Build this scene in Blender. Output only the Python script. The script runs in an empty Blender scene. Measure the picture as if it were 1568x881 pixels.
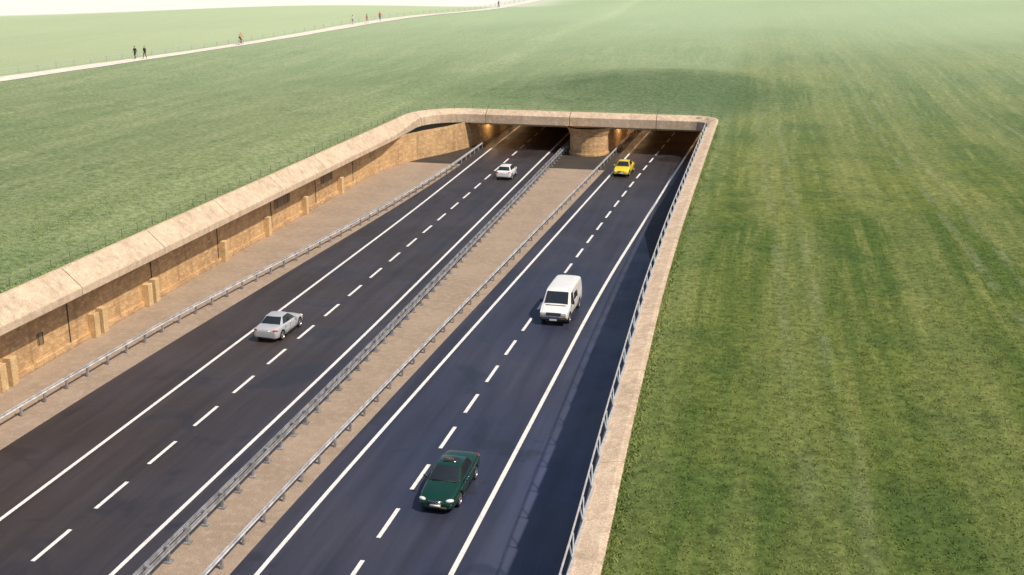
import bpy, bmesh, math, random
import numpy as np
from mathutils import Vector, Matrix, Quaternion
random.seed(7); R=math.radians
scene=bpy.context.scene
COL=scene.collection

# ------------------------------------------------------------------ helpers
def link(ob,parent=None):
    COL.objects.link(ob)
    if parent: ob.parent=parent
    return ob
def mesh_obj(name,verts,faces,mats=(),parent=None,mi=None,smooth=False):
    me=bpy.data.meshes.new(name); me.from_pydata([tuple(v) for v in verts],[],faces); 
    for m in mats: me.materials.append(m)
    if mi: 
        for p,i in zip(me.polygons,mi): p.material_index=i
    if smooth:
        for p in me.polygons: p.use_smooth=True
    me.validate(); me.update()
    return link(bpy.data.objects.new(name,me),parent)
def empty(name,loc=(0,0,0),rz=0):
    e=bpy.data.objects.new(name,None); e.location=loc; e.rotation_euler=(0,0,rz); COL.objects.link(e); return e
def fix_normals(ob):
    bm=bmesh.new(); bm.from_mesh(ob.data); bmesh.ops.recalc_face_normals(bm,faces=bm.faces); bm.to_mesh(ob.data); bm.free()
def bake(ob):
    dg=bpy.context.evaluated_depsgraph_get(); dg.update()
    me=bpy.data.meshes.new_from_object(ob.evaluated_get(dg)); ob.modifiers.clear(); ob.data=me
class MB:
    """mesh builder collecting primitives in one mesh"""
    def __init__(s): s.v=[];s.f=[];s.m=[];s.sm=[]
    def add(s,vs,fs,mi=0):
        b=len(s.v); s.v+= [tuple(v) for v in vs]
        for f in fs: s.f.append([b+i for i in f]); s.m.append(mi)
    def box(s,c,d,mi=0,rot=None,ch=0.0):
        x,y,z=[k/2 for k in d]
        vs=[Vector((i*x,j*y,k*z)) for i in(-1,1) for j in(-1,1) for k in(-1,1)]
        if rot: vs=[rot@v for v in vs]
        vs=[v+Vector(c) for v in vs]
        s.add(vs,[(0,1,3,2),(4,6,7,5),(0,4,5,1),(2,3,7,6),(0,2,6,4),(1,5,7,3)],mi)
    def cyl(s,p,q,r,mi=0,n=8,r2=None):
        p=Vector(p);q=Vector(q);d=(q-p)
        if d.length<1e-6:return
        qn=d.to_track_quat('Z','Y'); r2=r if r2 is None else r2
        vs=[];
        for (c,rr) in((p,r),(q,r2)):
            for i in range(n):
                a=2*math.pi*i/n; vs.append(c+qn@Vector((rr*math.cos(a),rr*math.sin(a),0)))
        fs=[(i,(i+1)%n,n+(i+1)%n,n+i) for i in range(n)]+[tuple(range(n-1,-1,-1)),tuple(range(n,2*n))]
        s.add(vs,fs,mi)
    def ell(s,c,r,mi=0,nu=10,nv=7,rot=None,zmin=-1):
        vs=[];fs=[]
        for j in range(nv+1):
            t=-math.pi/2+math.pi*j/nv
            for i in range(nu):
                a=2*math.pi*i/nu
                v=Vector((r[0]*math.cos(t)*math.cos(a),r[1]*math.cos(t)*math.sin(a),r[2]*max(math.sin(t),zmin)))
                if rot: v=rot@v
                vs.append(v+Vector(c))
        for j in range(nv):
            for i in range(nu):
                fs.append((j*nu+i,j*nu+(i+1)%nu,(j+1)*nu+(i+1)%nu,(j+1)*nu+i))
        s.add(vs,fs,mi)
    def torus(s,c,R_,r,axis='X',mi=0,nu=28,nv=6):
        vs=[];fs=[]
        for i in range(nu):
            a=2*math.pi*i/nu
            for j in range(nv):
                b=2*math.pi*j/nv; rr=R_+r*math.cos(b)
                p=(r*math.sin(b),rr*math.cos(a),rr*math.sin(a))
                vs.append(Vector(p)+Vector(c))
        for i in range(nu):
            for j in range(nv):
                fs.append((i*nv+j,((i+1)%nu)*nv+j,((i+1)%nu)*nv+(j+1)%nv,i*nv+(j+1)%nv))
        s.add(vs,fs,mi)
    def obj(s,name,mats,parent=None,smooth=False,bevel=0):
        o=mesh_obj(name,s.v,s.f,mats,parent,s.m,smooth)
        if bevel:
            b=o.modifiers.new('b','BEVEL'); b.width=bevel; b.segments=2; b.limit_method='ANGLE'; b.angle_limit=R(35)
        return o

# ------------------------------------------------------------------ materials
def nmat(name):
    m=bpy.data.materials.new(name); m.use_nodes=True; nt=m.node_tree
    return m,nt,nt.nodes['Principled BSDF']
class NT:
    def __init__(s,nt): s.nt=nt; s.pos=None
    def n(s,t,**k):
        nd=s.nt.nodes.new(t)
        for a,b in k.items(): setattr(nd,a,b)
        return nd
    def l(s,a,b): s.nt.links.new(a,b)
    def P(s):
        if not s.pos: s.pos=s.n('ShaderNodeNewGeometry').outputs['Position']
        return s.pos
    def xyz(s):
        x=s.n('ShaderNodeSeparateXYZ'); s.l(s.P(),x.inputs[0]); return x.outputs
    def math(s,op,a,b=None,clamp=False):
        nd=s.n('ShaderNodeMath',operation=op,use_clamp=clamp)
        for i,v in enumerate((a,b)):
            if v is None: continue
            if isinstance(v,(int,float)): nd.inputs[i].default_value=v
            else: s.l(v,nd.inputs[i])
        return nd.outputs[0]
    def noise(s,scale,detail=3,rough=.55,vscale=None,rotz=0,dist=0):
        nz=s.n('ShaderNodeTexNoise'); nz.inputs['Scale'].default_value=scale; nz.inputs['Detail'].default_value=detail
        nz.inputs['Roughness'].default_value=rough; nz.inputs['Distortion'].default_value=dist
        if vscale:
            mp=s.n('ShaderNodeMapping'); s.l(s.P(),mp.inputs[0]); mp.inputs['Rotation'].default_value=(0,0,rotz)
            mp.inputs['Scale'].default_value=vscale
            s.l(mp.outputs[0],nz.inputs['Vector'])
        else: s.l(s.P(),nz.inputs['Vector'])
        return nz.outputs['Fac']
    def rng(s,v,a,b,c=0,d=1,smooth=True):
        r=s.n('ShaderNodeMapRange'); r.interpolation_type='SMOOTHSTEP' if smooth else 'LINEAR'
        s.l(v,r.inputs[0]); 
        for i,k in enumerate((a,b,c,d)): r.inputs[i+1].default_value=k
        return r.outputs[0]
    def mix(s,f,a,b,mode='MIX'):
        m=s.n('ShaderNodeMix',data_type='RGBA',blend_type=mode)
        if isinstance(f,(int,float)): m.inputs[0].default_value=f
        else: s.l(f,m.inputs[0])
        for i,v in ((6,a),(7,b)):
            if isinstance(v,tuple): m.inputs[i].default_value=(*v,1)
            else: s.l(v,m.inputs[i])
        return m.outputs[2]
    def bump(s,h,strength,dist,bsdf):
        b=s.n('ShaderNodeBump'); b.inputs['Strength'].default_value=strength; b.inputs['Distance'].default_value=dist
        s.l(h,b.inputs['Height']); s.l(b.outputs[0],bsdf.inputs['Normal'])
def simple(name,col,rough=.5,metal=0,spec=.5,coat=0,var=.12,scale=6,emit=None):
    m,nt,b=nmat(name); t=NT(nt)
    n=t.noise(scale,2); c=t.mix(t.rng(n,.35,.65),tuple(k*(1-var) for k in col),tuple(min(1,k*(1+var)) for k in col))
    t.l(c,b.inputs['Base Color']); b.inputs['Roughness'].default_value=rough; b.inputs['Metallic'].default_value=metal
    b.inputs['Specular IOR Level'].default_value=spec; b.inputs['Coat Weight'].default_value=coat; b.inputs['Coat Roughness'].default_value=.08
    if emit: b.inputs['Emission Color'].default_value=(*emit[0],1); b.inputs['Emission Strength'].default_value=emit[1]
    return m

def grass_material(name='grass_field',blade=False):
    m,nt,b=nmat(name); t=NT(nt); X,Y,Z=t.xyz()
    big=t.noise(.028,2,.6); med=t.noise(.22,3,.6)
    streak=t.noise(1.0,3,.7,vscale=(1.1,.045,1),rotz=R(2.1))
    right=t.rng(X,-9,-3)
    cr=t.mix(t.rng(big,.38,.62),(.080,.124,.030),(.142,.172,.044))
    cr=t.mix(t.math('MULTIPLY',t.rng(streak,.46,.68),.55),cr,(.225,.24,.085))
    cr=t.mix(t.math('MULTIPLY',t.rng(med,.42,.72),.62),cr,(.052,.094,.027))
    if not blade:
        streakL=t.noise(1.0,3,.7,vscale=(.35,.03,1),rotz=R(-19))
        cl=t.mix(t.rng(big,.35,.65),(.145,.202,.092),(.198,.246,.120))
        cl=t.mix(t.math('MULTIPLY',t.rng(streakL,.42,.68),.6),cl,(.275,.305,.165))
        cl=t.mix(t.math('MULTIPLY',t.rng(med,.5,.75),.45),cl,(.105,.158,.070))
        c=t.mix(right,cl,cr)
    else: c=t.mix(right,(.16,.215,.095),cr)
    u=t.math('ADD',X,t.math('MULTIPLY',Y,.036))
    wob=t.math('MULTIPLY',t.math('SUBTRACT',t.noise(.05,1),.5),1.2)
    u=t.math('ADD',u,wob)
    um=t.math('PINGPONG',t.math('ADD',u,-4.2),6.0)
    d=t.math('ABSOLUTE',t.math('SUBTRACT',um,.9))
    tr=t.math('MULTIPLY',t.rng(d,.5,.1),t.math('MULTIPLY',t.rng(med,.35,.6),right))
    c=t.mix(t.math('MULTIPLY',tr,.45),c,(.25,.27,.15))
    rows=t.math('SINE',t.math('MULTIPLY',u,2*math.pi/1.5))
    c=t.mix(t.math('MULTIPLY',t.rng(rows,-.2,1.),t.math('MULTIPLY',right,.25)),c,(.05,.095,.024))
    broad=t.math('SINE',t.math('ADD',t.math('MULTIPLY',u,2*math.pi/7.3),t.math('MULTIPLY',big,9)))
    c=t.mix(t.math('MULTIPLY',t.rng(broad,-.3,.6),t.math('MULTIPLY',right,.25)),c,(.24,.255,.10))
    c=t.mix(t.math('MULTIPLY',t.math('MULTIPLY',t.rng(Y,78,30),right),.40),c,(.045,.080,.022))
    if not blade:
        q=t.math('ABSOLUTE',t.math('SUBTRACT',t.math('ADD',Y,t.math('MULTIPLY',X,.9)),t.math('ADD',127,t.math('MULTIPLY',wob,5))))
        c=t.mix(t.math('MULTIPLY',t.math('MULTIPLY',t.rng(q,1.2,.2),t.rng(X,6,12)),.35),c,(.07,.12,.04))
    c=t.mix(t.math('MULTIPLY',t.rng(Y,72,335),.84),c,(.40,.51,.335))  # distance haze painted in as paler grass towards far Y
    if blade:
        c=t.mix(1.0,c,(1.7,1.62,1.6),'MULTIPLY')
    else:
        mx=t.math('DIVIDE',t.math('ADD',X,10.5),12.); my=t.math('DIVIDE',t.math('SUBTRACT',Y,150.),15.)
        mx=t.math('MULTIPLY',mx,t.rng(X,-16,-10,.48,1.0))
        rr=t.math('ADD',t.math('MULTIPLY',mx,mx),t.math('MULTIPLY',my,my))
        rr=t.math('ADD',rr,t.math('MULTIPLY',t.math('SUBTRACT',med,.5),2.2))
        c=t.mix(t.math('MULTIPLY',t.rng(rr,1.9,.0),.72),c,(.072,.122,.058))  # darker green patch paints the mound's shaded slope
        fine=t.noise(2.2,4,.75)
        fv=t.rng(fine,.3,.7,.52,1.48,False)
        fv2=t.mix(t.rng(Y,60,330),fv,t.rng(fine,.3,.7,.86,1.14,False))
        c=t.mix(1.0,c,fv2,'MULTIPLY')
        e=t.math('SUBTRACT',Y,t.math('ADD',400,t.math('MULTIPLY',X,.63)))
        c=t.mix(t.math('MULTIPLY',t.rng(e,-4,5),t.rng(X,-60,-95)),c,(.72,.73,.70))
        g=t.math('SUBTRACT',X,t.math('ADD',-124,t.math('MULTIPLY',Y,.122)))
        c=t.mix(t.math('MULTIPLY',t.math('MULTIPLY',t.rng(g,2,-2),t.rng(e,4,-4)),.5),c,(.50,.58,.37))
        t.bump(fine,.45,.22,b)
    t.l(c,b.inputs['Base Color']); b.inputs['Roughness'].default_value=.95; b.inputs['Specular IOR Level'].default_value=.1
    return m
def asphalt_material():
    m,nt,b=nmat('asphalt'); t=NT(nt); X,Y,Z=t.xyz()
    big=t.noise(.09,2,.5); med=t.noise(.6,3,.6,vscale=(2.2,.12,1)); fine=t.noise(25,2,.7); sm=t.noise(.22,3,.6,dist=.6)
    c=t.mix(t.rng(X,-31,-13),(.042,.032,.030),(.028,.033,.064))
    c=t.mix(t.rng(X,-11.6,-9.5),c,(.050,.062,.120))  # lighter, bluer margin painted to offset the right wall's cast shadow
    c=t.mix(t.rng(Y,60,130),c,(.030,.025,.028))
    c=t.mix(t.math('MULTIPLY',t.rng(big,.4,.65),.35),c,(.062,.057,.070))
    c=t.mix(t.math('MULTIPLY',t.rng(sm,.56,.64),.45),c,(.018,.017,.023))
    k=t.math('MULTIPLY',t.rng(med,.3,.7,.76,1.26,False),t.rng(fine,.3,.7,.75,1.25,False))
    c=t.mix(1.0,c,k,'MULTIPLY')
    t.l(c,b.inputs['Base Color']); t.l(t.rng(sm,.35,.7,.55,.38),b.inputs['Roughness'])
    return m
def concrete(name,c1,c2,c3,bumpy=.3,warp=(1,1,1),course=0,stain=.35):
    m,nt,b=nmat(name); t=NT(nt); X,Y,Z=t.xyz()
    big=t.noise(.35,3,.6); med=t.noise(2.2,4,.65,vscale=warp); fine=t.noise(14,2,.7)
    st=t.noise(1.0,3,.6,vscale=(1.5,1.5,.12))
    c=t.mix(t.rng(big,.35,.65),c1,c2); c=t.mix(t.math('MULTIPLY',t.rng(med,.45,.68),.75),c,c3)
    c=t.mix(t.math('MULTIPLY',t.rng(st,.5,.72),stain),c,tuple(k*.45 for k in c1))
    c=t.mix(1.0,c,t.rng(fine,.3,.7,.74,1.24,False),'MULTIPLY')
    h=t.math('ADD',med,t.math('MULTIPLY',fine,.4))
    if course:
        s=t.math('PINGPONG',t.math('ADD',Z,t.math('MULTIPLY',t.math('SUBTRACT',med,.5),.06)),course/2)
        ln=t.rng(s,.03,0)
        c=t.mix(t.math('MULTIPLY',ln,.16),c,tuple(k*.45 for k in c1)); h=t.math('SUBTRACT',h,t.math('MULTIPLY',ln,.25))
    t.l(c,b.inputs['Base Color']); b.inputs['Roughness'].default_value=.88; b.inputs['Specular IOR Level'].default_value=.25
    t.bump(h,bumpy,.06,b); return m
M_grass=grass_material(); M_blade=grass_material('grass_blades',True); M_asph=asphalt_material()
M_wall=concrete('wall_stone',(.58,.37,.19),(.43,.27,.145),(.74,.51,.28),.9,(1,.8,1.6),.55,.45)
M_cap=concrete('cap_concrete',(.60,.465,.345),(.50,.385,.285),(.70,.56,.43),.5,stain=.4)
M_dark=simple('joint_dark',(.05,.04,.035),.9)
M_verge=concrete('verge_gravel',(.35,.27,.205),(.30,.23,.175),(.40,.315,.245),.25,stain=.15)
M_tfloor=concrete('painted_deck_shade',(.06,.05,.042),(.045,.038,.033),(.07,.06,.05),.2)  # dark tone stands in for the deck's shadow on the floor
M_grey=concrete('grey_paving',(.066,.068,.082),(.055,.057,.07),(.078,.078,.092),.2)
M_path=concrete('path_gravel',(.76,.70,.63),(.68,.63,.57),(.80,.75,.68),.2)
M_steel=simple('galvanised_steel',(.36,.36,.38),.5,.45,var=.25,scale=2)
M_steelw=simple('painted_rail_steel',(.58,.58,.60),.45,.3,var=.2,scale=2)
M_blue=simple('blue_grey_steel',(.36,.42,.46),.5,.2,var=.2)
M_fence=simple('green_fence_steel',(.13,.18,.13),.6,.2)
def line_mat():
    m,nt,b=nmat('road_paint'); t=NT(nt); f=t.noise(9,4,.7); g=t.noise(.8,3,.6)
    c=t.mix(t.rng(f,.52,.70),(.80,.78,.77),(.40,.40,.42)); c=t.mix(t.math('MULTIPLY',t.rng(g,.5,.75),.35),c,(.36,.36,.39))
    t.l(c,b.inputs['Base Color']); b.inputs['Roughness'].default_value=.6; return m
M_line=line_mat()

# ------------------------------------------------------------------ layout curves (x as function of distance y)
TY=np.arange(-210,640,.5)
def curve(tab,sm=9):
    ys=[a for a,_ in tab]; xs=[b for _,b in tab]
    T=np.mean([np.interp(TY+o,ys,xs) for o in np.linspace(-sm,sm,9)],axis=0)
    def f(y):
        r=np.interp(y,TY,T)
        return float(r) if np.ndim(y)==0 else r
    return f
RR=curve([(-60,-11.5),(79,-11.35),(116,-10.3),(152,-9.1),(230,-6.9)])
RC=curve([(-60,-15.2),(40,-15.2),(70,-14.95),(104,-14.2),(121,-13.7),(151,-12.4),(230,-9.9)])
RL=curve([(-60,-19.0),(40,-18.95),(59,-18.45),(102,-17.2),(154,-15.6),(230,-13.4)])
LR=curve([(-60,-24.6),(65,-24.5),(100,-25.0),(150,-25.7),(230,-26.6)])
LC=curve([(-60,-28.1),(38,-28.2),(70,-28.4),(100,-28.7),(145,-29.5),(230,-31)])
LL=curve([(-60,-31.6),(40,-31.7),(100,-31.95),(150,-33),(230,-34.6)])
LS=curve([(-60,-36.4),(36,-36.3),(55,-36.1),(80,-35.0),(100,-34.0),(120,-33.5),(150,-34.0),(230,-35.5)])
XR=curve([(-60,-4.2),(20,-4.2),(32,-4.35),(42,-4.8),(63,-5.5),(80,-5.8),(132,-6.1),(400,-6.1)],5)
ZT=curve([(-60,5.3),(45,5.25),(125,4.62),(500,4.62)],6)
def ribbon(name,fa,fb,y0,y1,z,mat,step=2.0,parent=None):
    n=max(1,int((y1-y0)/step)); vs=[];fs=[]
    for i in range(n+1):
        y=y0+(y1-y0)*i/n; vs+=[(fa(y),y,z),(fb(y),y,z)]
    for i in range(n): fs.append((2*i,2*i+1,2*i+3,2*i+2))
    return mesh_obj(name,vs,fs,[mat],parent)
Y0,Y1=-60,230
ribbon('gravel_verge',lambda y:-41.6,lambda y:XR(y)-.4,Y0,123.5,0,M_verge)
ribbon('shaded_tunnel_floor',lambda y:-41.6,lambda y:XR(y)-.4,123.5,Y1,0,M_tfloor)  # starts ahead of the portal: deck shade put into the floor colour
road=empty('road')
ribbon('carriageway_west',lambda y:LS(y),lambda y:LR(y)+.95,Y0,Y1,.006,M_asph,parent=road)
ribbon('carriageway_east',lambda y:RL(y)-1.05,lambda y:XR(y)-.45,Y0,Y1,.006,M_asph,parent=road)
ribbon('grey_margin',lambda y:max(RR(y)+.5,-7.4-(y-80)*.17),lambda y:XR(y)-.5,80,Y1,.012,M_grey,parent=road)
for nm,f,w in (('line_a',RR,.22),('line_b',RL,.2),('line_c',LR,.2),('line_d',LL,.2)):
    ribbon(nm,lambda y:f(y)-w/2,lambda y:f(y)+w/2,Y0,Y1,.016,M_line,parent=road)
def dashes(nm,f,c0,mod,ln,w):
    vs=[];fs=[]; k=-20
    while c0+k*mod<Y1-5:
        c=c0+k*mod; k+=1
        if c<Y0+3: continue
        b=len(vs)
        for y in(c-ln/2,c+ln/2): vs+=[(f(y)-w/2,y,.016),(f(y)+w/2,y,.016)]
        fs.append((b,b+1,b+3,b+2))
    mesh_obj(nm,vs,fs,[M_line],road)
dashes('dashes_east',RC,43.1,4.6,2.7,.19); dashes('dashes_west',LC,38.2,4.65,2.7,.19)

# ------------------------------------------------------------------ terrain
def ss(a,b,x):
    t=np.clip((x-a)/(b-a),0,1); return t*t*(3-2*t)
def zta(x,y):
    x=np.asarray(x,float); y=np.asarray(y,float)
    z=ZT(y)-.12
    dl=np.maximum(0,-41.5-x); dr=np.maximum(0,x+5); dy=np.maximum(0,y-136); m=np.maximum(dl,dr)
    w=ss(1,45,np.hypot(m,dy))
    z=z+w*(.45*np.sin(x*.045+1)+.4*np.sin(y*.037+x*.02)+.2*np.sin(x*.11-y*.07))
    z=z+2.1*np.exp(-((x+17)/20)**2-((y-163)/17)**2)*ss(136,152,y)
    z=z+.5*ss(1,6,dl)*ss(30,10,dl)
    return z
def zt(x,y): return float(zta(x,y))
def lines(segs):
    out=[]
    for a,b,s in segs:
        n=round((b-a)/s); out+=[a+(b-a)*i/n for i in range(n)]
    return out
gx=[-4000,-2500,-1600,-1000,-700,-500,-400,-320,-270]+lines([(-235,-130,7),(-130,-46,2.8),(-46,-2,.6)]) 
gx=[g for g in gx if g<=-2.0+1e-6]
gx+=lines([(-1.6,60,2.2)])+[62,68,75,85,100,120,150,190,250,330,450,650,1000,1600,2500,4000]
gx=sorted(set(round(g,3) for g in gx))
gy=lines([(-200,-60,20),(-60,118,3),(118,142,.6),(142,420,3.5)])+[420,440,470,510,570,650,760,900,1200,1700,2500,4000]
US=-5.2 # right boundary in u space
gx=[g for g in gx if abs(g-US)>.3]+[US]; gx.sort()
GX,GY=np.meshgrid(np.array(gx),np.array(gy))
Wp=np.where(GX>US,ss(26,3,np.abs(GX-US)),ss(9,2,np.abs(GX-US)))
WX=GX+(XR(GY)-.35-US)*Wp*(1-ss(150,220,GY)); WZ=zta(WX,GY)
nx,ny=len(gx),len(gy)
V=np.stack([WX.ravel(),GY.ravel(),WZ.ravel()],1).tolist();F=[]
def inhole(u,y):
    if y<-60 or y>134.1: return False
    if u<-41.2 or u>US: return False
    if y>127.5 and u<-35:
        if math.hypot(u+34.9,y-127.8)>6.45: return False
    if y>130.9 and u>-8.5:
        if math.hypot(u+8.5,y-130.9)>3.2: return False
    return True
for j in range(ny-1):
    for i in range(nx-1):
        cu=(gx[i]+gx[i+1])/2; cy=(gy[j]+gy[j+1])/2
        if inhole(cu,cy): continue
        a=j*nx+i; F.append((a,a+1,a+nx+1,a+nx))
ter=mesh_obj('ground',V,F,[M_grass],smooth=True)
rng=np.random.default_rng(3)
def tufts(xs,ys,h,sc=1.0):
    n=len(xs); zs=zta(xs,ys)-.01
    vs=[]
    for k in range(3):
        a=rng.uniform(0,2*np.pi,n); w=rng.uniform(.018,.038,n)*sc; hh=h*rng.uniform(.6,1.3,n); ln=rng.uniform(.4,1.5,n)*hh
        ox=rng.normal(0,.05,n)*sc; oy=rng.normal(0,.05,n)*sc
        bx=xs+ox; by=ys+oy; la=rng.uniform(0,2*np.pi,n)
        p0=np.stack([bx-np.cos(a)*w,by-np.sin(a)*w,zs],1); p1=np.stack([bx+np.cos(a)*w,by+np.sin(a)*w,zs],1)
        p2=np.stack([bx+np.cos(la)*ln,by+np.sin(la)*ln,zs+hh],1)
        vs.append(np.stack([p0,p1,p2],1).reshape(-1,3))
    return np.concatenate(vs)
parts=[]
n=90000; xs=rng.uniform(-6.5,24,n); ys=rng.uniform(26,125,n)
keep=(rng.random(n)<(1-ss(36,120,ys))*(1-ss(12,24,xs)*.3))&(xs>XR(ys)+.02); xs=xs[keep];ys=ys[keep]
parts.append(tufts(xs,ys,.062*(1-.35*ss(40,120,ys)),1.15))
n=40000; xs=rng.uniform(-60,-41.5,n); ys=rng.uniform(35,118,n)
keep=(rng.random(n)<(1-ss(50,115,ys))*(1-ss(6,18,-41.5-xs))); xs=xs[keep];ys=ys[keep]
parts.append(tufts(xs,ys,.06*(1-.35*ss(50,115,ys)),1.1))
n=9000; ys=rng.uniform(25,128,n); parts.append(tufts(XR(ys)+rng.exponential(.12,n)-.05,ys,np.full(n,.14),1.1))
n=7000; ys=rng.uniform(35,126,n); parts.append(tufts(-41.5-rng.exponential(.15,n)+.05,ys,np.full(n,.14),1.1))
n=4000; xs=rng.uniform(-35,-9,n); parts.append(tufts(xs,134.5+rng.exponential(.15,n)-.05,np.full(n,.16),1.2))
TV=np.concatenate(parts); nt_=len(TV)//3
me=bpy.data.meshes.new('grass_tufts'); me.vertices.add(len(TV)); me.vertices.foreach_set('co',TV.ravel().astype(np.float32))
me.loops.add(len(TV)); me.loops.foreach_set('vertex_index',np.arange(len(TV),dtype=np.int32))
me.polygons.add(nt_); me.polygons.foreach_set('loop_start',np.arange(0,len(TV),3,dtype=np.int32))
me.materials.append(M_blade); me.update(calc_edges=True)
link(bpy.data.objects.new('grass_tufts',me))

# ------------------------------------------------------------------ retaining walls, capping beam, deck
path=[]
y=-60
while y<128: path.append((-41.5,y)); y+=2
for k in range(0,13):
    a=math.pi-(math.pi/2)*k/12; path.append((-35+6.5*math.cos(a),128+6.5*math.sin(a)))
x=-33.5
while x<-9.5: path.append((x,134.5)); x+=1.5
for k in range(0,9):
    a=math.pi/2-(math.pi/2)*k/8; path.append((-9.1+3*math.cos(a),131.5+3*math.sin(a)))
y=129
while y>=-60: path.append((XR(y),y)); y-=2
path=[Vector((a,b)) for a,b in path]
def resample(p,step):
    out=[p[0]];acc=0
    for a,b in zip(p,p[1:]):
        d=(b-a).length; s=step-acc
        while s<=d: out.append(a+(b-a)*(s/d)); s+=step
        acc=d-(s-step)
    return out
path=resample(path,1.0)
def nrm(i):
    a=path[max(0,i-1)]; b=path[min(len(path)-1,i+1)]; t=(b-a).normalized(); return Vector((t.y,-t.x))
PA=[(0,-1.9),(0,0),(.28,.0),(1.38,-1.0),(1.5,-1.14),(1.5,-1.62),(.1,-1.62)]
PB=[(0,-1.9),(0,0),(.25,.02),(1.02,-.12),(1.12,-.22),(1.12,-1.45),(.3,-1.45)]
PD=[(0,-1.9),(0,0),(.25,.0),(.75,-.2),(1.25,-.5),(1.3,-1.52),(.3,-1.52)]
def prof(i,shrink=0):
    p=path[i]
    if p.x<-35 : w=ss(118,133.5,p.y); A,B=PA,PD
    elif p.x>-11: w=ss(134,124,p.y) if p.y>110 else 1; A,B=PD,PB
    else: w=1;A,B=PA,PD
    pr=[(a[0]*(1-w)+b[0]*w,a[1]*(1-w)+b[1]*w) for a,b in zip(A,B)]
    if shrink:
        cx=sum(q[0] for q in pr)/len(pr); cz=sum(q[1] for q in pr)/len(pr)
        pr=[(cx+(q[0]-cx)*(1-shrink),cz+(q[1]-cz)*(1-shrink)) for q in pr]
    return pr
def sweep(mb,i0,i1,mi,shrink=0,trim=0,caps=True):
    m=len(PA); L=[]
    for i in range(i0,i1+1):
        p=path[i].copy()
        if i==i0: p+= (path[i+1]-path[i]).normalized()*trim
        if i==i1: p-= (path[i]-path[i-1]).normalized()*trim
        n=nrm(i); z=ZT(p.y)
        for a,c in prof(i,shrink): L.append((p.x+n.x*a,p.y+n.y*a,z+c))
    fs=[]
    for k in range(i1-i0):
        for j in range(m):
            fs.append((k*m+j,k*m+(j+1)%m,(k+1)*m+(j+1)%m,(k+1)*m+j))
    if caps: fs+= [tuple(range(m)),tuple(range((i1-i0)*m+m-1,(i1-i0)*m-1,-1))]
    mb.add(L,fs,mi)
mb=MB(); last=len(path)-1
i=0
seg=10
while i<last:
    j=min(last,i+seg); sweep(mb,i,j,0,0,.028); i=j
sweep(mb,0,last,1,.06)
wall_root=empty('retaining_wall')
cap=mb.obj('capping_beam',[M_cap,M_dark],wall_root,bevel=.06); fix_normals(cap)

def strip(name,pts,z0,z1f,mat,parent,flip=False):
    vs=[];fs=[]
    dense=[]
    for a,b in zip(pts,pts[1:]):
        n=max(1,int((Vector(b)-Vector(a)).length/2)); 
        for k in range(n): dense.append(Vector(a).lerp(Vector(b),k/n))
    dense.append(Vector(pts[-1]))
    for p in dense: vs+=[(p.x,p.y,z0),(p.x,p.y,z1f(p.y))]
    for k in range(len(dense)-1):
        f=(2*k,2*k+2,2*k+3,2*k+1); fs.append(f[::-1] if flip else f)
    return mesh_obj(name,vs,fs,[mat],parent)
zu=lambda y:ZT(y)-1.45
strip('left_face',[(-41.3,-60),(-41.3,112),(-41.0,118),(-40.2,122),(-38.7,126),(-36.8,130),(-35.4,134),(-34.6,139),(-34.3,147),(-34.6,160),(-36,230)],-.2,zu,M_wall,wall_root)
strip('right_face',[(XR(yy)-.55,yy) for yy in range(-60,232,4)],-.2,zu,M_wall,wall_root,flip=True)
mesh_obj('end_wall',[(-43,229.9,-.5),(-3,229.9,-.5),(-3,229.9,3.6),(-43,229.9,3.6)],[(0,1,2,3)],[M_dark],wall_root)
mb=MB()
for i in range(5,190,10):
    yy=-60+i+5
    if yy>112: break
    mb.box((-41.28,yy+.1,1.8),(.06,.08,3.7),1)
for yy in (24,34,43.5,53,62.4,69.0,80.6,88.8,97,106):
    z=1.55 if yy<75 else 1.65
    mb.box((-41.05,yy,z/2),(.50,.55,z),2); 
    if yy<75: mb.box((-41.05,yy+.95,z/2+.05),(.50,.55,z+.1),2)
for a,b in((46.5,.9),(57.2,.6),(92.5,3.4),(103,3.0)):
    mb.box((-41.28,a,2.2 if b>1 else 1.6),(.06,b,.8 if b>1 else .7),3)
    for q in(-1,1): mb.box((-41.24,a+q*b*.33,2.2 if b>1 else 1.6),(.04,.05,.8 if b>1 else .7),1)
pil=mb.obj('wall_details',[M_wall,M_dark,concrete('pilaster_stone',(.62,.44,.24),(.53,.37,.20),(.70,.52,.30)),concrete('inset_panel',(.26,.18,.11),(.21,.15,.095),(.30,.21,.13))],wall_root,bevel=.03)
mb=MB(); mb.box((-41.25,25.5,.18),(.12,171,.36),0); mb.obj('plinth',[M_wall],wall_root,bevel=.02)

tun=empty('tunnel_portal')
mb=MB(); mb.box((-23.5,182.3,3.42),(38.0,95.4,.5),0); mb.obj('deck_slab',[M_cap],tun)
pf=[];N=14
for k in range(N+1):
    a=math.pi+math.pi*k/N; pf.append((-20.9+2.3*math.cos(a),133.6+2.6*math.sin(a)))
pf+= [(-18.3,140),(-17.9,150),(-17,170),(-15.8,229),(-24.6,229),(-23.6,170),(-23.2,150)]
vs=[];fs=[];levels=[(0,1.0),(.25,1.0),(.26,.96),(2.2,.96),(2.8,1.06),(3.2,1.18)]
for z,s in levels:
    for (px,py) in pf:
        if py<137: px=-20.9+(px+20.9)*s; py=133.6+(py-133.6)*s
        vs.append((px,py,z))
m=len(pf)
for l in range(len(levels)-1):
    for k in range(m): fs.append((l*m+k,l*m+(k+1)%m,(l+1)*m+(k+1)%m,(l+1)*m+k))
pier=mesh_obj('pier',vs,fs,[M_wall],tun); fix_normals(pier)
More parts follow.
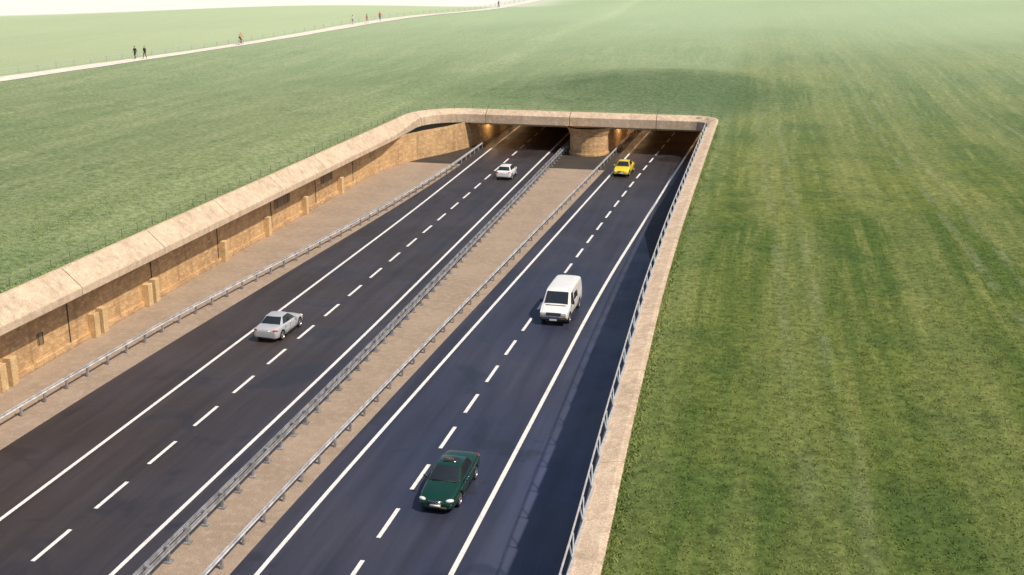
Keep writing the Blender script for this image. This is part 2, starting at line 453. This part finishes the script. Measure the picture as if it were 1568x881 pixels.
M_added_lamp=simple('added_lamp_lens',(.9,.8,.6),.4,emit=((1,.72,.38),6))  # glowing lens for the added tunnel lamps
mb=MB(); 
for xf,sx in ((lambda y:LL(y)-.9,-1),(lambda y:RL(y)-1.3,-1),(lambda y:RR(y)+1.6,1)):  # added ceiling lamps with invented fittings, to light the tunnel walls
    for yy in (140,148,156):
        mb.box((xf(yy),yy,3.11),(.5,1.3,.12),0); mb.box((xf(yy),yy,3.04),(.4,1.2,.03),1)
        L=bpy.data.lights.new('added_lamp','AREA'); L.shape='RECTANGLE'; L.size=.4; L.size_y=1.2; L.energy=150; L.color=(1,.70,.38)
        lo=bpy.data.objects.new('added_lamp',L); lo.location=(xf(yy),yy,3.0); lo.rotation_euler=(0,-sx*R(50),0); link(lo,tun)
mb.obj('added_lamp_fixtures',[M_steel,M_added_lamp],tun)

# ------------------------------------------------------------------ guard rails
def guard(name,f,y0,y1,double=False,h=.72,mat=M_steel,step=2.4):
    mb=MB(); prof_=[(0,.0),(.04,.035),(.0,.08),(0,.13),(.04,.175),(0,.21)]
    sides=[-1,1] if double else [1]
    ys=np.arange(y0,y1,step); ht=prof_[-1][1]
    for s in sides:
        L=[];off=.15 if double else .06
        for y in ys:
            for a,c in prof_: L.append((f(y)+s*(off+a),y,h-ht+c))
        m=len(prof_); fs=[]
        for k in range(len(ys)-1):
            for j in range(m-1): fs.append((k*m+j,k*m+j+1,(k+1)*m+j+1,(k+1)*m+j))
        mb.add(L,fs,0)
        L=[];fs=[]
        for y in ys:
            L+=[(f(y)+s*(off-.02),y,h+.008),(f(y)+s*(off+.04),y,h+.008),(f(y)+s*(off+.04),y,h-.03)]
        for k in range(len(ys)-1): fs+=[(3*k,3*k+1,3*k+4,3*k+3),(3*k+1,3*k+2,3*k+5,3*k+4)]
        mb.add(L,fs,0)
    for y in ys:
        mb.box((f(y),y,h/2-.02),(.10,.13,h+.0),1)
        if double: mb.box((f(y),y,h-.1),(.34,.09,.10),1); mb.box((f(y),y,.04),(.3,.3,.06),1)
    return mb.obj(name,[mat,M_steel])
guard('guard_rail',lambda y:RL(y)-1.55,-50,200,False,.74,M_steelw,2.0)
guard('guard_rail',lambda y:LR(y)+1.75,-50,200,True,.78,M_steel,1.6)
GL=curve([(-60,-38.2),(44,-37.9),(60,-37.5),(70,-36.9),(80,-35.8),(92,-34.8),(104,-34.1),(120,-33.6),(150,-34.0),(230,-36)],6)
guard('guard_rail',lambda y:GL(y),-50,136,False,.76,M_steelw,2.0)
mb=MB(); ys=np.arange(-58,128,2.6)
for a,b in zip(ys,ys[1:]):
    fx=lambda y:XR(y)-1.0
    za,zb=ZT(a)-.12,ZT(b)-.12
    mb.cyl((fx(a),a,za-.1),(fx(a)-.14,a,za+.55),.035,0,6)
    mb.cyl((fx(a),a+.05,za-.1),(fx(a)-.13,a+.75,za+.52),.028,0,6)
    for hh,r in((.55,.036),): mb.cyl((fx(a)-.25*hh,a,za+hh),(fx(b)-.25*hh,b,zb+hh),r,1,6)
    mb.box((fx(a)-.04,(a+b)/2,(za+zb)/2+.03),(.10,2.56,.10),1)
mb.obj('parapet_railing',[M_blue,simple('pale_kerb_steel',(.46,.44,.44),.6,.1)],None)
mb=MB(); pts=[]
for i in range(0,len(path)):
    if path[i].x>-7 and path[i].y<130: break
    if i%2==0:
        n=nrm(i); q=path[i]-n*.45; pts.append((q.x,q.y,zt(q.x,q.y)))
for a,b in zip(pts,pts[1:]):
    mb.cyl((a[0],a[1],a[2]-.1),(a[0],a[1],a[2]+.62),.022,0,5)
    for hh in(.60,.32): mb.cyl((a[0],a[1],a[2]+hh),(b[0],b[1],b[2]+hh),.011,0,4)
mb.obj('wire_fence',[M_fence])

# ------------------------------------------------------------------ footpath + fence
PX=curve([(60,-121),(147,-107),(210,-100),(275,-90.5),(355,-80.5),(420,-70),(600,-45)],12)
vs=[];fs=[]
yy=60
while yy<600:
    w=1.65+.12*math.sin(yy*.31); c=PX(yy)
    for o in(-w,-w*.4,w*.4,w): vs.append((c+o,yy,zt(c+o,yy)+.07))
    yy+=2.5
for k in range(len(vs)//4-1):
    for j in range(3): fs.append((4*k+j,4*k+j+1,4*k+5+j,4*k+4+j))
mesh_obj('footpath',vs,fs,[M_path])
mb=MB(); ys=np.arange(90,480,4.0)
M_wood=simple('fence_timber',(.40,.45,.42),.8)
P2=lambda y:PX(y)-2.9
for a,b in zip(ys,ys[1:]):
    za,zb=zt(P2(a),a),zt(P2(b),b)
    mb.box((P2(a),a,za+.4),(.08,.08,.86),0)
    for hh in(.78,.45): mb.cyl((P2(a),a,za+hh),(P2(b),b,zb+hh),.03,0,4)
mb.obj('post_fence',[M_wood])

# ------------------------------------------------------------------ vehicles
M_glass=simple('car_glass',(.02,.025,.03),.06,0,.8,var=.05)
M_tyre=simple('tyre_rubber',(.02,.02,.02),.8); M_rim=simple('alloy_rim',(.55,.56,.58),.3,.8)
M_blk=simple('black_trim',(.018,.018,.02),.5); M_chr=simple('chrome',(.7,.7,.72),.15,1.0)
M_hl=simple('headlamp_glass',(.75,.78,.8),.1,0,.8); M_tl=simple('tail_lamp_glass',(.45,.02,.02),.2,0,.7)
M_plw=simple('plate_white',(.75,.75,.72),.5); M_ply=simple('plate_yellow',(.7,.55,.08),.5)
def paint(name,c,metal=0.0,r=.3): return simple(name,c,r,metal,.5,.6,var=.03,scale=2)
def loft(name,stations,sec,mat,parent,cuts,sub=2):
    vs=[];fs=[]
    m=None
    for st in stations:
        pts=sec(*st[1:]); full=pts+[(-a,b) for a,b in pts[-2:0:-1]]
        m=len(full)
        for a,b in full: vs.append((a,st[0],b))
    for k in range(len(stations)-1):
        for j in range(m): fs.append((k*m+j,k*m+(j+1)%m,(k+1)*m+(j+1)%m,(k+1)*m+j))
    fs.append(tuple(range(m-1,-1,-1))); fs.append(tuple(range((len(stations)-1)*m,len(stations)*m)))
    o=mesh_obj(name,vs,fs,[mat],parent,smooth=True); fix_normals(o)
    s=o.modifiers.new('s','SUBSURF'); s.levels=sub; s.render_levels=sub
    bake(o)
    if cuts:
        mc=MB()
        for (cx,cy,cz,r) in cuts: mc.cyl((cx-.28,cy,cz),(cx+.28,cy,cz),r,0,28)
        c=mc.obj('cut',[M_blk]); fix_normals(c); o.data.materials.append(M_blk)
        bo=o.modifiers.new('b','BOOLEAN'); bo.operation='DIFFERENCE'; bo.object=c; bo.solver='EXACT'
        par=o.parent; o.parent=None
        bake(o); o.parent=par
        bpy.data.objects.remove(c,do_unlink=True)
    return o
def wheels(root,xs,ys,r,w=.22):
    n=0
    for y in ys:
        for x in(-xs,xs):
            n+=1; mb=MB(); s=1 if x>0 else -1
            P=[(-w/2,r*.72),(-w/2,r*.93),(-w/2+.03,r),(w/2-.03,r),(w/2,r*.93),(w/2,r*.72),(w/2-.015,r*.66)]
            NN=28;L=[];fs=[]
            for i in range(NN):
                a=2*math.pi*i/NN
                for px,pr in P: L.append((x+s*px,y+pr*math.cos(a),r+pr*math.sin(a)))
            k=len(P)
            for i in range(NN):
                for j in range(k-1): fs.append((i*k+j,i*k+j+1,((i+1)%NN)*k+j+1,((i+1)%NN)*k+j))
            mb.add(L,fs,0)
            mb.cyl((x-s*w*.4,y,r),(x+s*w*.28,y,r),r*.70,2,24)
            mb.cyl((x+s*w*.25,y,r),(x+s*w*.45,y,r),r*.16,1,12)
            for q in range(6):
                a=2*math.pi*q/6; d=Vector((0,math.cos(a),math.sin(a)))
                rot=Matrix.Rotation(a,3,'X')
                mb.box(Vector((x+s*w*.36,y,r))+d*r*.38,(.03,r*.62,r*.17),1,rot)
            mb.torus((x+s*w*.42,y,r),r*.68,.018,mi=1)
            mb.obj('wheel_%d'%n,[M_tyre,M_rim,M_blk],root)
def sedan(name,loc,rz,col,L=4.75,W=1.8,H=1.43,hatch=False,wb=2.72,sunroof=False,sc=.95):
    root=empty(name,loc,rz); P=paint(name+'_paint',*col)
    k=L/4.8; hw=W/2
    def sec(wf,zb,zt_,rd):
        w=hw*wf
        return [(0,zb),(w*.8,zb),(w*.955,zb+.07),(w*.99,zb+.24),(w,(zb+zt_)/2+.05),(w*.965,zt_-.14),(w*.90,zt_-.045),(w*.78,zt_-.005),(w*.4,zt_+rd*.6),(0,zt_+rd)]
    st=[(-2.40*k,.72,.36,.78,0),(-2.37*k,.86,.28,.86,.01),(-2.26*k,.93,.22,.96,.02),(-1.95*k,.97,.19,1.0,.02),(-1.4*k,1,.18,1.02,.02),(-.6*k,1,.18,.98,.02),(.4*k,1,.18,.96,.02),(1.0*k,1,.18,.945,.03),(1.55*k,.985,.18,.88,.045),(2.0*k,.95,.19,.79,.05),(2.26*k,.88,.21,.69,.04),(2.37*k,.78,.25,.60,.02),(2.41*k,.66,.32,.54,0)]
    r=.325; ya=-wb/2-.02; yb=wb/2+.06
    cuts=[(s*(hw-.12),yy,r+.01,r+.055) for s in(-1,1) for yy in(ya,yb)]
    loft('body',st,sec,P,root,cuts)
    wheels(root,hw-.125,(ya,yb),r)
    bz=.955; rb=-1.62*k if not hatch else -2.05*k; rt=-.78*k if not hatch else -1.45*k
    bx=hw*.86; tx=hw*.645
    by=[.98*k,.83*k,-.12*k,-.22*k,(-1.12*k if not hatch else -1.5*k),rb+.12]
    ty=[.27*k,.17*k,-.17*k,-.25*k,(-.78*k if not hatch else -1.25*k),rt]
    hz=[H-.05,H-.035,H-.03,H-.03,H-.04,H-.07]
    V=[];Fc=[];mi=[]
    for s in(1,-1):
        b=len(V)
        for i in range(6):
            f=1-.05*(i in(0,5))
            V.append((s*bx*f,by[i],bz-.02)); V.append((s*(bx+(tx-bx)*.55)*f,(by[i]+(ty[i]-by[i])*.55),bz+(hz[i]-bz)*.57)); V.append((s*tx*f,ty[i],hz[i]))
        for i in range(5):
            mm=[0,1,2,1,0][i]
            for q in(0,1): Fc.append((b+3*i+q,b+3*i+3+q,b+3*i+4+q,b+3*i+1+q)); mi.append(mm)
    def cross(iR,bul,yc):
        a=[iR*3,iR*3+1,iR*3+2]; c=[18+iR*3,18+iR*3+1,18+iR*3+2]
        ce=[]
        for q in range(3):
            va,vc=Vector(V[a[q]]),Vector(V[c[q]]); mid=(va+vc)/2; V.append((0,mid.y+bul,mid.z+.02)); ce.append(len(V)-1)
        for q in(0,1):
            Fc.append((a[q],ce[q],ce[q+1],a[q+1])); mi.append(1); Fc.append((ce[q],c[q],c[q+1],ce[q+1])); mi.append(1)
        return ce[2]
    cf=cross(0,.09,0); cb=cross(5,-.09,0)
    mids=[cf]
    for i in range(1,5): V.append((0,ty[i],H+(.0 if i not in(1,4) else -.012))); mids.append(len(V)-1)
    mids.append(cb)
    for i in range(5):
        Fc.append((i*3+2,i*3+5,mids[i+1],mids[i])); mi.append(0); Fc.append((18+i*3+2,mids[i],mids[i+1],18+i*3+5)); mi.append(0)
    g=mesh_obj('cabin',V,Fc,[P,M_glass,M_blk],root,mi,True); fix_normals(g)
    bv=g.modifiers.new('b','BEVEL'); bv.width=.018; bv.segments=2; bv.limit_method='ANGLE'; bv.angle_limit=R(22); bv.material=0
    mb=MB(); F=2.36*k
    rotL=Matrix.Rotation(R(-24),3,'Z'); rotR=Matrix.Rotation(R(24),3,'Z')
    mb.ell((hw*.70,F-.14,.63),(.20,.12,.075),3,rot=rotL); mb.ell((-hw*.70,F-.14,.63),(.20,.12,.075),3,rot=rotR)
    mb.box((0,F+.02,.56),(.62,.08,.13),2); mb.box((0,F+.045,.635),(.66,.05,.022),4)
    for q in(-1,0,1): mb.box((0,F+.065,.56+q*.038),(.58,.015,.01),4)
    mb.box((0,F-.0,.31),(1.05,.12,.11),2); mb.ell((.62,F-.1,.32),(.09,.07,.05),3); mb.ell((-.62,F-.1,.32),(.09,.07,.05),3)
    mb.box((0,F+.07,.42),(.5,.02,.11),5)
    if sunroof: mb.box((0,-.22*k,H+.004),(.72,.42,.012),1)
    B=-2.36*k
    for s in(-1,1):
        mb.ell((s*hw*.74,B+.11,.82),(.20,.13,.085),6,rot=(rotL if s<0 else rotR)); 
        mb.ell((s*(hw+.075),.72*k,.99),(.10,.07,.065),0); mb.box((s*(hw-.02),.74*k,.96),(.12,.05,.03),2)
        for yy in(.88*k,-.17*k,-1.02*k): mb.box((s*(hw-.008),yy,.60),(.012,.012,.56),2)
        for yy in(-.02*k,-.95*k): mb.box((s*(hw-.002),yy,.80),(.03,.16,.028),4)
        mb.box((s*(hw-.02),-.0,.24),(.03,wb-.8,.05),2)
    mb.box((0,B-.005,.70),(.52,.05,.12),7); mb.box((0,B-.02,.34),(1.1,.07,.08),2); mb.box((0,B+.0,.80),(.7,.05,.02),4)
    mb.box((0,1.0*k,.975),(1.15,.07,.02),2)
    mb.obj('trim',[P,M_glass,M_blk,M_hl,M_chr,M_plw,M_tl,M_ply],root,True)
    root.scale=(sc,)*3
    return root
def van(name,loc,rz,col):
    root=empty(name,loc,rz); P=paint(name+'_paint',*col); hw=1.0
    def sec(wf,zb,zt_,sw):
        w=hw*wf; mid=min(1.15,zt_-.12)
        return [(0,zb),(w*.85,zb),(w*.97,zb+.06),(w,zb+.3),(w,mid),(w*(1-(sw)*.5),(mid+zt_)/2+.02),(w*(1-sw),zt_-.12),(w*(.93-sw),zt_-.03),(w*.5,zt_),(0,zt_+.01)]
    st=[(-2.78,.93,.42,2.0,.1),(-2.76,.97,.36,2.06,.1),(-2.6,.99,.32,2.1,.1),(-1.5,1,.32,2.13,.1),(0,1,.32,2.13,.1),(.75,1,.32,2.12,.1),(1.02,1,.32,2.06,.11),(1.15,1,.32,1.98,.11),(1.82,1,.32,1.27,.03),(1.95,.99,.32,1.18,.02),(2.35,.97,.32,1.08,.02),(2.62,.95,.32,.99,.02),(2.70,.93,.34,.9,.02),(2.73,.9,.40,.82,.02)]
    r=.36; cuts=[(s*.88,yy,r+.02,r+.07) for s in(-1,1) for yy in(-1.65,1.85)]
    loft('body',st,sec,P,root,cuts)
    wheels(root,.86,(-1.65,1.85),r,.24)
    mb=MB()
    def pan(q,mi,n,off=.03,th=.03):
        n=Vector(n).normalized(); a=[Vector(v)+n*off for v in q]; b_=[v-n*th for v in a]
        mb.add(a+b_,[(0,1,2,3),(7,6,5,4)]+[(i,4+i,4+(i+1)%4,(i+1)%4) for i in range(4)],mi)
    pan([(-.82,1.80,1.30),(.82,1.80,1.30),(.74,1.16,1.97),(-.74,1.16,1.97)],1,(0,.72,.69),.025)
    for s in(-1,1):
        pan([(s*1.0,1.55,1.30),(s*1.0,.62,1.22),(s*.905,.62,1.90),(s*.905,1.10,1.90)],1,(s,0,.13),.012)
        pan([(s*1.0,.35,1.22),(s*1.0,-.75,1.22),(s*.905,-.75,1.88),(s*.905,.35,1.88)],1,(s,0,.13),.010)
        for yy in(.5,-.85,1.5): mb.box((s*.995,yy,.95),(.02,.015,1.05 if yy<1 else .7),2)
        mb.box((s*1.13,1.42,1.33),(.14,.1,.24),2); mb.box((s*1.04,1.42,1.26),(.12,.05,.05),2)
        mb.box((s*.70,2.70,.82),(.34,.09,.17),3); mb.box((s*.70,2.71,.70),(.34,.06,.06),8)
        mb.box((s*.88,-2.76,1.15),(.12,.06,.5),6)
        mb.box((s*1.0,.0,.45),(.03,2.6,.10),2)
    mb.box((0,2.72,.80),(1.0,.07,.22),2)
    for q in(-.06,.0,.06): mb.box((0,2.765,.80+q),(1.0,.02,.022),4)
    mb.box((0,2.75,.50),(1.86,.16,.20),2); mb.box((0,2.84,.53),(1.7,.03,.035),4); mb.box((0,2.86,.44),(.5,.02,.11),5)
    mb.box((0,1.93,1.215),(1.4,.10,.03),2)
    mb.box((0,-2.8,.45),(1.8,.1,.16),2); mb.box((0,-2.80,1.6),(1.4,.03,.5),1)
    mb.obj('trim',[P,M_glass,M_blk,M_hl,M_chr,M_plw,M_tl,M_ply,simple('indicator_amber',(.7,.3,.03),.3)],root,False,.012)
    root.scale=(.95,)*3
    return root
def hdg(f,y): return math.atan2(f(y+2)-f(y-2),4)
sedan('green_sedan_car',(-13.4,46.7,.012),math.pi-hdg(RC,47),((.007,.050,.034),.25,.25),L=4.9,sunroof=True,sc=.98)
van('white_passenger_van',(-13.15,73.4,.012),math.pi-hdg(RC,75),((.80,.80,.80),0,.35))
sedan('silver_sedan_car',(-30.0,65.7,.012),-hdg(LC,67)-.03,((.62,.63,.66),.35,.3),L=4.5,sc=.94)
sedan('yellow_sedan_car',(-15.35,122.4,.012),math.pi-hdg(RC,123),((.80,.60,.01),0,.3),L=4.5,sc=.96)
sedan('white_hatchback_car',(-27.1,117.8,.012),-hdg(LC,119),((.78,.78,.80),0,.3),L=4.0,H=1.46,hatch=True,wb=2.5,sc=.92)

# ------------------------------------------------------------------ people
def skin(name,joints,edges,mats,parent,sub=1):
    me=bpy.data.meshes.new(name); me.from_pydata([j[0] for j in joints],edges,[]); 
    ob=link(bpy.data.objects.new(name,me))
    md=ob.modifiers.new('k','SKIN'); md.use_smooth_shade=True
    for i,j in enumerate(joints):
        sv=me.skin_vertices[0].data[i]; sv.radius=(j[1],j[1]) if not isinstance(j[1],tuple) else j[1]; sv.use_root=(i==0)
    s=ob.modifiers.new('s','SUBSURF'); s.levels=sub
    bake(ob)
    for m in mats: ob.data.materials.append(m)
    pts=[(Vector(a),Vector(b)) for a,b in((joints[e[0]][0],joints[e[1]][0]) for e in edges)]
    for p in ob.data.polygons:
        c=p.center; best=(9,0)
        for e,(a,b) in zip(edges,pts):
            d=b-a; t=max(0,min(1,(c-a).dot(d)/max(1e-9,d.length_squared))); q=(c-(a+d*t)).length
            if q<best[0]: best=(q,joints[e[1] if t>.5 else e[0]][2] if joints[e[0]][2]!=joints[e[1]][2] else joints[e[0]][2])
        p.material_index=best[1]; p.use_smooth=True
    ob.parent=parent; return ob
M_skin=simple('skin',(.50,.30,.21),.6); 
def person(name,loc,rz,top,legs,hair,pose='walk',scale=1.0,female=False,ph=1):
    root=empty(name,loc,rz); root.scale=(scale,)*3
    T=simple(name+'_top',top,.85); G=simple(name+'_trousers',legs,.85); Hm=simple(name+'_hair',hair,.8); S=simple(name+'_shoe',(.06,.055,.05),.7)
    sh=.185 if not female else .165
    if pose=='walk':
        pel=(0,0,.95);sp=(0,.0,1.14);ch=(0,.01,1.36);nk=(0,.015,1.49);hb=(0,.03,1.56); hd=Vector((0,.04,1.655))
        SH=[(-sh,0,1.41),(sh,0,1.41)]; EL=[(-sh-.06,-.08*ph,1.15),(sh+.06,.05*ph,1.15)]; WR=[(-sh-.06,.02-.06*ph,.91),(sh+.05,.16*ph+.04,.94)]
        HP=[(-.095,0,.90),(.095,0,.90)]; KN=[(-.10,.20*ph if ph>0 else -.02,.50),(.10,.03,.49)]; AN=[(-.10,.26*ph,.09),(.10,-.28*ph,.13)]
        if ph<0: KN=[(-.10,.03,.49),(.10,.2,.50)]
        TO=[(AN[0][0],AN[0][1]+.16,.035),(AN[1][0],AN[1][1]+.15,.035)]
    else:
        pel=(0,-.28,1.0);sp=(0,-.17,1.17);ch=(0,.02,1.36);nk=(0,.12,1.47);hb=(0,.18,1.53); hd=Vector((0,.22,1.62))
        SH=[(-sh,.05,1.39),(sh,.05,1.39)]; EL=[(-.25,.24,1.17),(.25,.24,1.17)]; WR=[(-.24,.45,1.08),(.24,.45,1.08)]
        HP=[(-.09,-.28,.95),(.09,-.28,.95)]; KN=[(-.10,.12,.80),(.10,.06,.60)]; AN=[(-.10,-.03,.46),(.10,-.10,.19)]
        TO=[(-.10,.13,.42),(.10,.07,.14)]
    J=[(pel,(.15,.115),1),(sp,(.135,.10) ,0),(ch,(.165,.115),0),(nk,.055,2),(hb,.05,2)]; E=[(0,1),(1,2),(2,3),(3,4)]
    mid=lambda p,q:tuple((Vector(p)+Vector(q))/2)
    for s in(0,1):
        b=len(J)
        J+=[(SH[s],.062,0),(mid(SH[s],EL[s]),.052,0),(EL[s],.042,0),(mid(EL[s],WR[s]),.036,0 if pose=='walk' else 2),(WR[s],.025,2)]
        E+=[(2,b),(b,b+1),(b+1,b+2),(b+2,b+3),(b+3,b+4)]
        b=len(J)
        J+=[(HP[s],.095,1),(mid(HP[s],KN[s]),.082,1),(KN[s],.058,1),(mid(KN[s],AN[s]),.054,1),(AN[s],.038,1),(TO[s],.036,3)]
        E+=[(0,b)]+[(b+q,b+q+1) for q in range(5)]
    skin('body',J,E,[T,G,M_skin,S],root,1)
    for s in(0,1):
        w=Vector(WR[s]); d=(w-Vector(EL[s])).normalized(); sx=-1 if s==0 else 1
        side=d.cross(Vector((sx,0,0))).normalized()
        J=[(tuple(w-d*.01),.02,0),(tuple(w+d*.05),(.032,.016),0)]; E=[(0,1)]
        for q,(o,l) in enumerate(((-.028,.055),(-.010,.075),(.009,.08),(.027,.07))):
            b=len(J); k0=w+d*.06+side*o; k1=k0+d*l*.5+Vector((-sx*.006,0,0)); k2=k1+(d*.6+Vector((-sx*.6,0,0))).normalized()*l*.5
            J+=[(tuple(k0),.010,0),(tuple(k1),.009,0),(tuple(k2),.007,0)]; E+=[(1,b),(b,b+1),(b+1,b+2)]
        b=len(J); J+=[(tuple(w+d*.035-side*.04),.011,0),(tuple(w+d*.075-side*.055),.009,0)]; E+=[(0,b),(b,b+1)]
        skin('hand_%d'%(s+1),J,E,[M_skin],root,1)
    mb=MB()
    mb.ell(hd,(.075,.095,.118),0,14,10); mb.ell(hd+Vector((0,.045,-.07)),(.05,.05,.05),0)
    mb.ell(hd+Vector((0,.098,-.015)),(.013,.02,.024),0); mb.ell(hd+Vector((0,.088,-.058)),(.026,.012,.008),3)
    for s in(-1,1):
        mb.ell(hd+Vector((s*.03,.086,.008)),(.012,.008,.007),2); mb.ell(hd+Vector((s*.077,0,-.005)),(.01,.02,.03),0)
    mb.ell(hd+Vector((0,-.016,.022)),(.083,.10,.112),1,14,10,zmin=-.25)
    if female: mb.ell(hd+Vector((0,-.075,-.07)),(.065,.045,.13),1)
    if pose!='walk': mb.ell(hd+Vector((0,-.01,.045)),(.095,.13,.09),4,14,8,zmin=-.1)
    mb.obj('head',[M_skin,Hm,M_blk,simple(name+'_lip',(.35,.12,.10),.5),simple(name+'_helmet',(.7,.7,.68),.4)],root,True)
    return root
def bicycle(root):
    mb=MB()
    for y in(-.52,.53):
        mb.torus((0,y,.345),.325,.02,mi=0)
        for q in range(9):
            a=math.pi*q/9; mb.cyl((0,y-.31*math.cos(a),.345-.31*math.sin(a)),(0,y+.31*math.cos(a),.345+.31*math.sin(a)),.003,1,4)
    bb=(0,-.08,.29); st=(0,-.26,.78); ht=(0,.36,.80); hb=(0,.40,.68)
    for a,b_ in((bb,st),(st,ht),(bb,hb),(bb,(0,-.52,.345)),(st,(0,-.52,.345)),(hb,(0,.53,.345)),(ht,(0,.34,.95)),(ht,hb)): mb.cyl(a,b_,.018,2,6)
    mb.cyl(st,(0,-.29,.88),.014,1,6); mb.ell((0,-.29,.90),(.07,.13,.03),0)
    mb.cyl((-.26,.42,1.02),(.26,.42,1.02),.014,0,6); mb.cyl((0,.34,.95),(0,.42,1.02),.014,0,6)
    mb.cyl((.06,-.08,.29),(.1,-.04,.13),.012,1,6); mb.cyl((-.06,-.08,.29),(-.1,-.12,.45),.012,1,6)
    mb.box((.12,.0,.125),(.08,.1,.02),0); mb.box((-.12,.05,.40),(.08,.1,.02),0); mb.cyl((.03,-.08,.29),(.045,-.08,.29),.09,1,16)
    mb.obj('bicycle',[M_blk,M_chr,simple('bike_frame_paint',(.5,.35,.08),.4)],root)
def onpath(y,off=0): 
    x=PX(y)+off; return (x,y,zt(x,y)+.08)
pd=-math.atan2(PX(200)-PX(180),20)
person('walking_man',onpath(178,-.5),pd+math.pi,(.02,.022,.03),(.03,.035,.05),(.03,.02,.015),ph=1,scale=1.2)
person('walking_man',onpath(179.2,.45),pd+math.pi,(.03,.03,.035),(.05,.05,.06),(.03,.02,.015),ph=-1,scale=1.18)
c=person('cyclist',onpath(209,.2),pd+.1,(.55,.28,.06),(.07,.07,.09),(.05,.03,.02),'bike',scale=1.3); bicycle(c)
person('walking_woman',onpath(255,-.8),pd,(.7,.68,.62),(.35,.33,.3),(.2,.12,.06),ph=1,female=True,scale=1.2)
person('walking_woman',onpath(259,.6),pd,(.65,.25,.22),(.5,.42,.38),(.12,.07,.04),ph=-1,female=True,scale=1.2)
person('walking_man',onpath(266,.3),pd,(.6,.06,.05),(.10,.10,.15),(.06,.04,.03),ph=1,scale=1.2)
c=person('cyclist',onpath(345,0),pd,(.10,.11,.2),(.04,.04,.05),(.05,.03,.02),'bike',scale=1.2); bicycle(c)

# ------------------------------------------------------------------ light, sky, camera
az=Vector((.92,-.36,0)).normalized(); el=R(54)
sd=Vector((az.x*math.cos(el),az.y*math.cos(el),math.sin(el)))
S=bpy.data.lights.new('sun','SUN'); S.energy=4.6; S.angle=R(1.2); S.color=(1,.88,.70)
so=bpy.data.objects.new('sun',S); so.rotation_euler=sd.to_track_quat('Z','Y').to_euler(); COL.objects.link(so)
w=bpy.data.worlds.new('World'); scene.world=w; w.use_nodes=True; nt=w.node_tree
sk=nt.nodes.new('ShaderNodeTexSky'); sk.sky_type='NISHITA'; sk.sun_disc=False; sk.sun_elevation=el; sk.sun_rotation=math.atan2(sd.x,sd.y)
sk.air_density=1.2; sk.dust_density=2.0
nt.links.new(sk.outputs[0],nt.nodes['Background'].inputs[0]); nt.nodes['Background'].inputs[1].default_value=.10
cam=bpy.data.cameras.new('camera'); co=bpy.data.objects.new('camera',cam); COL.objects.link(co)
co.location=(0,0,24.3); co.rotation_euler=(R(90-16.78),0,R(12.69)); cam.sensor_width=36; cam.lens=41.1; cam.clip_end=9000; cam.clip_start=.5
scene.camera=co
scene.view_settings.view_transform='Standard'; scene.view_settings.look='None'; scene.view_settings.exposure=0
